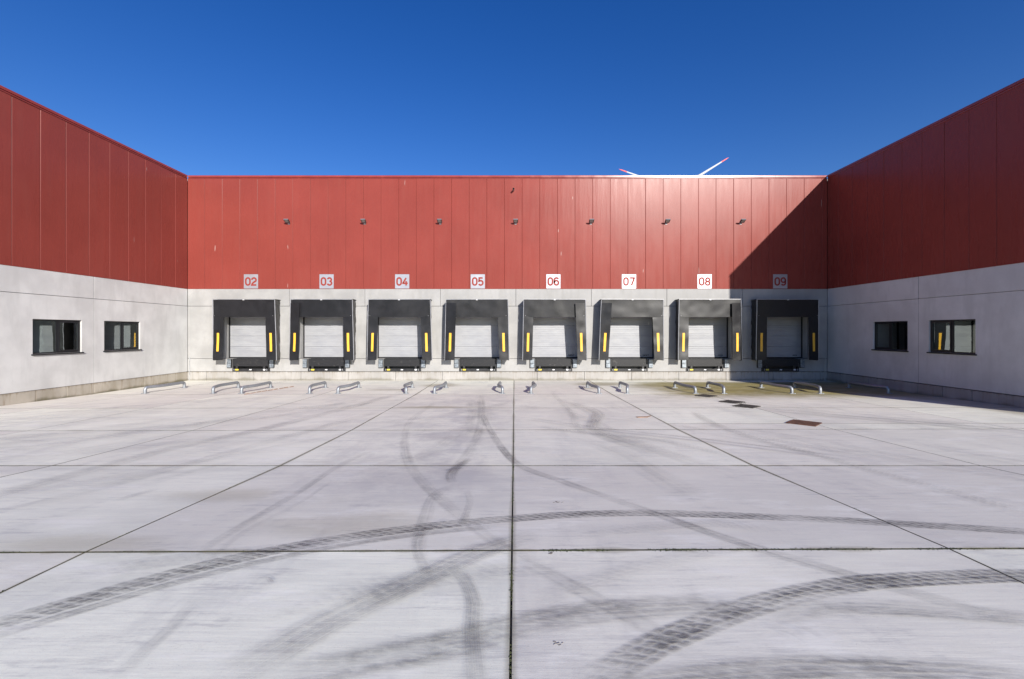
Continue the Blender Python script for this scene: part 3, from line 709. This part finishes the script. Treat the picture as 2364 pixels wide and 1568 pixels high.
m = MB(); m.tube([(0, 0.05, 0), (0, -0.30, 0)], 0.055, 16, cap=False); m.tube([(0, -0.30, 0), (0, 0.02, 0)], 0.048, 16, cap=False)
o = put('overflow_pipe', m, M['zinc'], None, (bx(1185.5) * .99, YB, 10.83), label='short zinc overflow pipe sticking out high on the red cladding near the middle', category='pipe', smooth=False)
# conduits in the two corners
for xx, lab in ((XL + 0.13, 'thin grey conduit in the sunny left corner of the yard'), (XR - 0.16, 'thin grey conduit in the shaded right corner of the yard')):
    m = MB(); m.tube([(0, 0, -.05), (0, 0, 1.0), (.01, 0, 1.32)], 0.016, 8)
    o = put('conduit', m, M['zinc'], None, (xx, YB - 0.035, 0.0), label=lab, category='pipe')

# ------------------------------------------------------------------ wheel guide rails
def fillet(pts, r, n=6):
    pts = [Vector(p) for p in pts]; out = [pts[0]]
    for a, b, c in zip(pts[:-2], pts[1:-1], pts[2:]):
        d0 = (a - b).normalized(); d1 = (c - b).normalized(); rr_ = min(r, (a - b).length * .48, (c - b).length * .48)
        p0, p1 = b + d0 * rr_, b + d1 * rr_
        for k in range(n + 1): t_ = k / n; out.append(p0 * (1 - t_) ** 2 + b * 2 * t_ * (1 - t_) + p1 * t_ ** 2)
    out.append(pts[-1]); return out
def rail(bx_, by_, fx_, fy_, out, lab):
    """from the near foot (bx_,by_) to the far foot (fx_,fy_); 'out' = how far the near end flares"""
    z0, z1 = g(bx_, by_), g(fx_, fy_); t = empty('wheel_guide', (bx_, by_, z0), lab, 'guide rail', 'galvanised wheel guide rails before the docks')
    hgt = 0.27; kx = fx_ - bx_ - out * 0.06; ky = 0.78
    pts = [(0, 0, -0.01), (0, 0, hgt), (kx, ky, hgt + .0), (fx_ - bx_, fy_ - by_, hgt + (z1 - z0)), (fx_ - bx_, fy_ - by_, z1 - z0 - .01)]
    m = MB(); m.tube(fillet(pts, 0.17, 7), 0.067, 14); put('tube', m, M['galv'], t, smooth=True)
    for px, py, pz in ((0, 0, 0), (fx_ - bx_, fy_ - by_, z1 - z0)):
        m = MB(); m.box(px - .12, px + .12, py - .10, py + .10, pz - .004, pz + .014, 0.003)
        for a_ in (-.09, .09):
            for b_ in (-.07, .07): m.box(px + a_ - .012, px + a_ + .012, py + b_ - .012, py + b_ + .012, pz + .014, pz + .03)
        put('base_plate', m, M['galv'], t)
for i, cx in enumerate(DOCKX):
    nL, nR = 19.85, 19.85; far = 21.95
    r0 = random.Random(20 + i)
    ex = (0.25 if i == 7 else 0)
    rail(cx - 1.52, nL, cx - 1.34 + r0.uniform(-.03, .03), far, -1, 'galvanised wheel guide, left one before door %s, %s' % (ordn[i], WHERE[i]))
    rail(cx + 1.52, nR, cx + 1.34 + r0.uniform(-.03, .03), far, 1, 'galvanised wheel guide, right one before door %s, %s' % (ordn[i], WHERE[i]))

# ------------------------------------------------------------------ drains
def drain(cx, cy, side, ang, mat, lab, nb):
    t = empty('drain_grate', (cx, cy, g(cx, cy)), lab, 'drain', 'drain grates in the yard')
    ca, sa = math.cos(ang), math.sin(ang); X_, Y_ = Vector((ca, sa, 0)), Vector((-sa, ca, 0))
    sl_ = (g(cx, cy + .4) - g(cx, cy - .4)) / .8
    def lift(v): return (v[0], v[1], v[2] + v[1] * sl_)
    h = side / 2
    m = MB(); m.obox((0, 0, .003), X_, Y_, Vector((0, 0, 1)), h, h, .004); m.v = [lift(v) for v in m.v]; put('sump_shade', m, M['dark'], t)  # flat black sheet: shade of the drain hole put into colour, no hole cut
    m = MB()
    for a_, b_, hx, hy in ((0, h, h + .015, .02), (0, -h, h + .015, .02), (h, 0, .02, h - .02), (-h, 0, .02, h - .02)):
        m.obox(X_ * a_ + Y_ * b_ + Vector((0, 0, .014)), X_, Y_, Vector((0, 0, 1)), hx, hy, .012)
    m.v = [lift(v) for v in m.v]; put('frame', m, M[mat], t)
    for k in range(nb):
        o_ = -h + side * (k + .5) / nb
        m = MB(); m.obox(X_ * o_ + Vector((0, 0, .013)), X_, Y_, Vector((0, 0, 1)), side / nb * .27, h - .02, .009); m.v = [lift(v) for v in m.v]; put('bar', m, M[mat], t)
drain(8.30, 19.0, .62, math.radians(38), 'iron', 'dark drain grate nearest the docks, in front of the rails of door 08', 10)
drain(8.46, 17.1, .64, math.radians(36), 'iron', 'dark drain grate with mossy rim, middle of the row of drains', 10)
drain(8.42, 15.95, .66, math.radians(40), 'iron', 'dark drain grate just in front of the middle one', 10)
drain(8.33, 12.68, .68, math.radians(43), 'rust', 'rusty brown drain grate, the one nearest the camera', 12)

# ------------------------------------------------------------------ tyre marks: thin rubber films on the slabs
def spline(pts, step=0.12):
    P = [Vector(p).to_2d() for p in pts]; P = [P[0] * 2 - P[1]] + P + [P[-1] * 2 - P[-2]]; out = []
    for i in range(1, len(P) - 2):
        n = max(2, int((P[i + 1] - P[i]).length / step))
        for k in range(n):
            t_ = k / n; a, b, c, d = P[i - 1], P[i], P[i + 1], P[i + 2]
            out.append(0.5 * ((2 * b) + (-a + c) * t_ + (2 * a - 5 * b + 4 * c - d) * t_ ** 2 + (-a + 3 * b - 3 * c + d) * t_ ** 3))
    out.append(P[-2]); return out
lift = [0.004]
def mark(pix, width, mat, fade=(0.6, 0.6), off=0.0):
    path = spline([ground_point(*p) for p in pix]); n = len(path); m = MB(); dist = [0.0]
    for a, b in zip(path[:-1], path[1:]): dist.append(dist[-1] + (b - a).length)
    NU = 4; ff = []
    for k, p in enumerate(path):
        d = (path[min(k + 1, n - 1)] - path[max(k - 1, 0)]).normalized(); nn = Vector((-d.y, d.x))
        for q_ in range(NU + 1):
            u = q_ / NU; v = p + nn * ((u - .5) * width + off); m.v.append((v.x, v.y, g(v.x, v.y) + lift[0]))
            ff.append(max(0.0, min(1.0, dist[k] / max(fade[0], .01))) * max(0.0, min(1.0, (dist[-1] - dist[k]) / max(fade[1], .01))))
    for k in range(n - 1):
        for q_ in range(NU): a = k * (NU + 1) + q_; m.f.append((a + 1, a, a + NU + 1, a + NU + 2))
    me = m.mesh('tyre_mark', mat); uvl = me.uv_layers.new(name='UVMap')
    for lp in me.loops:
        k, q_ = divmod(lp.vertex_index, NU + 1); uvl.data[lp.index].uv = (q_ / NU, dist[k])
    at_ = me.attributes.new('fade', 'FLOAT', 'POINT'); at_.data.foreach_set('value', ff)
    lift[0] += 0.0012
    return put('tyre_mark', me, None, ground)
MT = {(k, a): mark_mat('rubber_%s_%d' % (k, a * 100), k, a * (0.88 if k == 'smear' else 1.25)) for k, a in (('tread', .68), ('tread', .26), ('tread', .15), ('stripe', .3), ('stripe', .48), ('smear', .13), ('smear', .22), ('smear', .42))}
big = [(-160, 1492), (0, 1440), (200, 1382), (430, 1318), (640, 1270), (800, 1242), (980, 1217), (1182, 1198), (1340, 1188), (1500, 1185), (1700, 1191), (1900, 1200), (2100, 1211), (2364, 1228), (2600, 1248)]
mark(big, .26, MT['tread', .68])
mark(big[:8], .16, MT['stripe', .3], off=-.20)
mark([(1330, 1600), (1367, 1572), (1432, 1537), (1507, 1494), (1582, 1460), (1682, 1420), (1782, 1388), (1882, 1364), (1982, 1348), (2082, 1340), (2232, 1333), (2364, 1330), (2560, 1334)], .26, MT['tread', .68])
mark([(1280, 1640), (1400, 1600), (1500, 1578), (1632, 1560), (1800, 1548), (1982, 1546), (2200, 1554), (2364, 1568), (2500, 1586)], .30, MT['stripe', .3])
mark([(560, 1590), (750, 1545), (1000, 1497), (1182, 1450), (1382, 1412), (1632, 1396), (1790, 1390)], .38, MT['smear', .42])
mark([(1750, 1440), (1850, 1412), (1932, 1402), (2100, 1408), (2364, 1430), (2500, 1445)], .30, MT['smear', .42])
mark([(1115, 960), (1135, 1000), (1190, 1068), (1297, 1112), (1507, 1185), (1732, 1262), (2007, 1343), (2364, 1440)], .24, MT['smear', .42])
mark([(1005, 930), (950, 970), (935, 1010), (940, 1060), (975, 1112), (1050, 1180), (1182, 1276), (1307, 1346), (1397, 1395), (1532, 1470), (1640, 1545)], .26, MT['smear', .22])
mark([(1112, 912), (1110, 980), (1090, 1035), (1062, 1072), (1046, 1091), (1042, 1110)], .30, MT['smear', .22])
mark([(1085, 1060), (1050, 1085), (1040, 1102), (1046, 1118)], .20, MT['smear', .42], (.2, .2))
mark([(1060, 1120), (1004, 1146), (978, 1211), (966, 1250), (966, 1280), (985, 1325)], .22, MT['smear', .22])
mark([(1040, 1195), (975, 1235), (962, 1262), (968, 1290), (988, 1330)], .13, MT['smear', .22], (.2, .3))
mark([(1078, 1135), (1085, 1160), (1075, 1195), (1055, 1230)], .12, MT['smear', .22], (.2, .3))
mark([(180, 1640), (250, 1590), (330, 1510), (400, 1447), (465, 1372)], .15, MT['smear', .22])
mark([(440, 1300), (480, 1265), (575, 1207), (700, 1132), (775, 1082), (860, 1040)], .17, MT['smear', .22])
mark([(455, 1330), (560, 1235), (690, 1165), (770, 1110)], .10, MT['smear', .13])
mark([(480, 1600), (550, 1557), (650, 1503), (750, 1445), (950, 1350), (1100, 1280), (1240, 1235)], .42, MT['stripe', .3])
mark([(1035, 1300), (1075, 1345), (1095, 1400), (1092, 1460), (1100, 1568), (1105, 1640)], .16, MT['stripe', .3])
mark([(1000, 1420), (1010, 1480), (1000, 1568), (990, 1640)], .16, MT['smear', .13])
mark([(-60, 1160), (0, 1142), (175, 1097), (400, 1037), (650, 982), (825, 937), (900, 915)], .55, MT['smear', .22])
mark([(-60, 1200), (150, 1150), (450, 1070), (700, 1000), (880, 950)], .45, MT['smear', .13])
mark([(265, 1162), (310, 1147), (370, 1131)], .18, MT['smear', .42], (.4, .4))
mark([(330, 1120), (430, 1095), (560, 1062)], .25, MT['smear', .13])
mark([(1600, 950), (1632, 972), (1732, 1012), (1882, 1052), (2082, 1107), (2257, 1157), (2420, 1200)], .30, MT['tread', .26])
mark([(1250, 985), (1307, 997), (1507, 1017), (1607, 1037), (1700, 1060)], .28, MT['tread', .26])
mark([(1560, 985), (1700, 1000), (1850, 1030), (2030, 1060)], .30, MT['tread', .15])
mark([(1250, 1250), (1600, 1215), (1750, 1225), (1850, 1245)], .30, MT['tread', .15])
mark([(0, 1360), (250, 1322), (500, 1290), (760, 1265)], .30, MT['tread', .15])
mark([(450, 1480), (700, 1400), (1000, 1345), (1300, 1300)], .35, MT['tread', .15])
mark([(1200, 1410), (1400, 1340), (1600, 1290), (1750, 1262)], .25, MT['tread', .15])
mark([(1275, 905), (1290, 925), (1320, 955), (1330, 985), (1350, 1005)], .28, MT['smear', .22])
mark([(1100, 925), (1108, 960), (1105, 1010)], 1.0, MT['smear', .22])
mark([(1060, 1000), (1000, 1045), (900, 1080)], .5, MT['smear', .13])
mark([(1262, 1110), (1297, 1112), (1330, 1111)], .10, MT['smear', .42], (.1, .1))
mark([(1020, 1093), (1050, 1088), (1075, 1087)], .16, MT['smear', .42], (.1, .1))
mark([(1770, 1455), (1830, 1475), (1870, 1500)], .10, MT['smear', .22], (.1, .1))
mark([(1820, 1452), (1880, 1475), (1910, 1500)], .08, MT['smear', .22], (.1, .1))
mark([(590, 1350), (608, 1346), (622, 1350), (628, 1362)], .05, MT['smear', .42], (.05, .05))

rq = random.Random(11)
for k in range(26):                                                     # old faint traces of manoeuvring lorries
    if k < 15: x0_, y0_ = rq.uniform(-14, 2), rq.uniform(13, 19); dx_, dy_ = rq.uniform(-9, -3.5), rq.uniform(-11, -6)
    else: x0_, y0_ = rq.uniform(-2, 9), rq.uniform(10, 18); dx_, dy_ = rq.uniform(1, 8), rq.uniform(-9, -5)
    def dpx(x_, y_): zz = g(x_, y_); return (VX + x_ * F / y_, VY + (H - zz) * F / y_)
    pts_ = [(x0_ + dx_ * q_ + math.sin(q_ * 3.1) * rq.uniform(-.8, .8), y0_ + dy_ * q_) for q_ in (0, .33, .66, 1.0)]
    pts_ = [(a_, max(2.4, b_)) for a_, b_ in pts_]
    mark([dpx(*p_) for p_ in pts_], rq.uniform(.22, .5), MT[rq.choice((('smear', .13), ('smear', .13), ('smear', .22), ('stripe', .3)))] if True else None, (1.5, 1.5))

# ------------------------------------------------------------------ moss in the joints
def moss_line(pts, n, spread, seed):
    r = random.Random(seed); m = MB()
    for _ in range(n):
        t_ = r.random(); k = min(len(pts) - 2, int(t_ * (len(pts) - 1))); f = t_ * (len(pts) - 1) - k
        # clump: gather around a few centres
        x_ = pts[k][0] * (1 - f) + pts[k + 1][0] * f; y_ = pts[k][1] * (1 - f) + pts[k + 1][1] * f
        dens = noise.noise(Vector((x_ * 1.7, y_ * 1.7, seed)))
        if dens < r.uniform(-.2, .45): continue
        x_ += r.gauss(0, spread); y_ += r.gauss(0, spread); z_ = g(x_, y_)
        s = r.uniform(.004, .013); a = r.random() * 6.28; hgt = r.uniform(.002, .010)
        d = Vector((math.cos(a), math.sin(a), 0)) * s; e_ = Vector((-math.sin(a), math.cos(a), 0)) * s * .5
        b = Vector((x_, y_, z_ - .002)); top = b + Vector((r.gauss(0, .005), r.gauss(0, .005), hgt))
        i = len(m.v); m.v += [tuple(b - d), tuple(b + e_), tuple(b + d), tuple(b - e_), tuple(top)]
        m.f += [(i, i + 1, i + 4), (i + 1, i + 2, i + 4), (i + 2, i + 3, i + 4), (i + 3, i, i + 4)]
    put('moss', m, M['moss'], ground, kind='stuff', label='dark green moss growing in the slab joints')
moss_line([(-.017, 1.5), (.03, 9), (.11, 25)], 4200, .007, 1)
moss_line([(0.3, 4.44), (2, 4.456), (5.2, 4.48)], 4200, .012, 2)
moss_line([(-5.2, 4.40), (0, 4.44)], 1200, .006, 3)
moss_line([(-9, 8.11), (10, 8.11)], 2600, .008, 4)
moss_line([(-12, 11.64), (12, 11.86)], 2400, .008, 5)
moss_line([(-4.23, 3), (-4.23, 21)], 2600, .006, 6)
moss_line([(4.4, 3), (4.4, 22)], 2600, .006, 7)
moss_line([(8.56, 7), (8.56, 20)], 1800, .006, 8)
for dx_, dy_ in ((8.30, 19.0), (8.46, 17.1), (8.42, 15.95)):
    ring = [(dx_ + .47 * math.cos(a_ * .5236), dy_ + .43 * math.sin(a_ * .5236)) for a_ in range(13)]
    moss_line(ring, 900, .035, dx_ * 3 + dy_)

# ------------------------------------------------------------------ small litter
X_, Y_ = ground_point(563, 911); X2, Y2 = ground_point(678, 893)
t = Vector((X2 - X_, Y2 - Y_, 0)); m = MB(); r = random.Random(4)
n = 9
for k in range(n):
    a = t * (k / n + r.uniform(0, .02)); b = t * ((k + .86) / n); c = (a + b) / 2; d = (b - a); L = d.length; d.normalize(); nn = Vector((-d.y, d.x, 0))
    m.obox(c + nn * r.uniform(-.02, .02) + Vector((0, 0, .012)), d, nn, Vector((0, 0, 1)), L / 2, r.uniform(.015, .035), .010)
put('splintered_lath', m, M['wood'], None, (X_, Y_, g(X_, Y_)), label='broken brown wooden lath lying beside a wheel guide of door 02', category='wood scrap')
X_, Y_ = ground_point(1482, 963.5)
m = MB(); m.obox((0, 0, .008), Vector((1, .1, 0)).normalized(), Vector((-.1, 1, 0)).normalized(), Vector((0, 0, 1)), .17, .06, .006); m.obox((.2, .03, .02), Vector((1, .2, .2)).normalized(), Vector((-.2, 1, 0)).normalized(), Vector((0, 0, 1)), .09, .03, .004)
put('cardboard_scrap', m, M['wood'], None, (X_, Y_, g(X_, Y_)), label='small brown scrap of cardboard on the slabs right of the middle joint', category='litter')
for px, py, s in ((1285, 1160, .03), (1272, 1278, .024), (1291, 1485, .018)):
    X_, Y_ = ground_point(px, py); m = MB(); r = random.Random(px)
    for k in range(7): m.obox((r.gauss(0, s), r.gauss(0, s * .5), .002), Vector((1, r.gauss(0, .4), 0)).normalized(), Vector((0, 1, 0)), Vector((0, 0, 1)), s * r.uniform(.2, .6), s * .22, .0015)
    lab = {1285: 'tiny dark dirt crumbs right of the middle joint, farthest of three', 1272: 'flat brown mud crumbs just below the long cross joint', 1291: 'flat brown mud crumbs nearest the camera'}[px]
    put('mud_crumbs', m, M['mud'], None, (X_, Y_, g(X_, Y_)), label=lab, category='dirt', group='mud crumbs on the slabs')
# things standing inside the farther right-hand window
for dy_, dz, hx, hy, hz, mt, nm, lab in ((21.55, 0, .12, .17, .13, 'carton', 'white_box', 'white box on the inner sill of the farther right-hand window'), (20.62, 0, .08, .09, .09, 'redc', 'red_box', 'small red box on the inner sill of the farther right-hand window')):
    m = MB(); m.box(-hx, hx, -hy, hy, 0, 2 * hz, 0.004); m.box(-hx * .3, hx * .3, -hy - .001, -hy + .001, hz, hz * 1.6); put(nm, m, M[mt], None, (XR + .42, dy_, WZ0), label=lab, category='box')

# ------------------------------------------------------------------ wind turbine far behind the roof
TZ = 300.0; hx = (1559.7 - VX) * TZ / F; hz = H + (VY - 440.3) * TZ / F; R_ = 141.0 * TZ / F
t = empty('wind_turbine', (hx, TZ, 0), 'white wind turbine far behind the roof, only two red-tipped blades showing', 'wind turbine')
m = MB(); m.tube([(0, 3, 0), (0, 3, hz)], 2, 20, rs=[2.1, 1.3]); put('tower', m, M['twhite'], t, smooth=True)
m = MB(); m.box(-1.8, 1.8, -1, 8, hz - 1.7, hz + 1.8, 0.4); put('nacelle', m, M['twhite'], t)
m = MB(); m.tube([(0, -3, hz), (0, -2, hz), (0, -0.8, hz)], 1, 16, rs=[0.3, 1.3, 1.6]); put('hub', m, M['twhite'], t, smooth=True)
for ang in (31.8, 160.2, 276.0):
    a = math.radians(ang); d = Vector((math.cos(a), 0, math.sin(a))); nrm = Vector((-math.sin(a), 0, math.cos(a)))
    def blade(f0, f1):
        m = MB(); n = 8; rings = []
        for k in range(n + 1):
            f_ = f0 + (f1 - f0) * k / n; c = Vector((0, -1.8, hz)) + d * (R_ * f_)
            ch = 0.78 * (1.0 + 1.7 * min(1, f_ / .2)) * (1 - .70 * max(0, (f_ - .2) / .8)) * (1 if f_ < .96 else max(.15, (1 - f_) / .04))
            th = ch * .2
            rings.append(len(m.v))
            for q_ in range(8):
                s_ = 2 * math.pi * q_ / 8; m.v.append(tuple(c + nrm * (math.cos(s_) * ch / 2) + Vector((0, 1, 0)) * (math.sin(s_) * th / 2)))
        for k in range(n):
            for q_ in range(8): m.f.append((rings[k] + q_, rings[k] + (q_ + 1) % 8, rings[k + 1] + (q_ + 1) % 8, rings[k + 1] + q_))
        m.f.append(tuple(rings[-1] + q_ for q_ in range(8))); return m
    b = put('blade', blade(0.03, .86), M['twhite'], t, smooth=True)
    put('tip', blade(.86, 1.0), M['tred'], b, smooth=True)
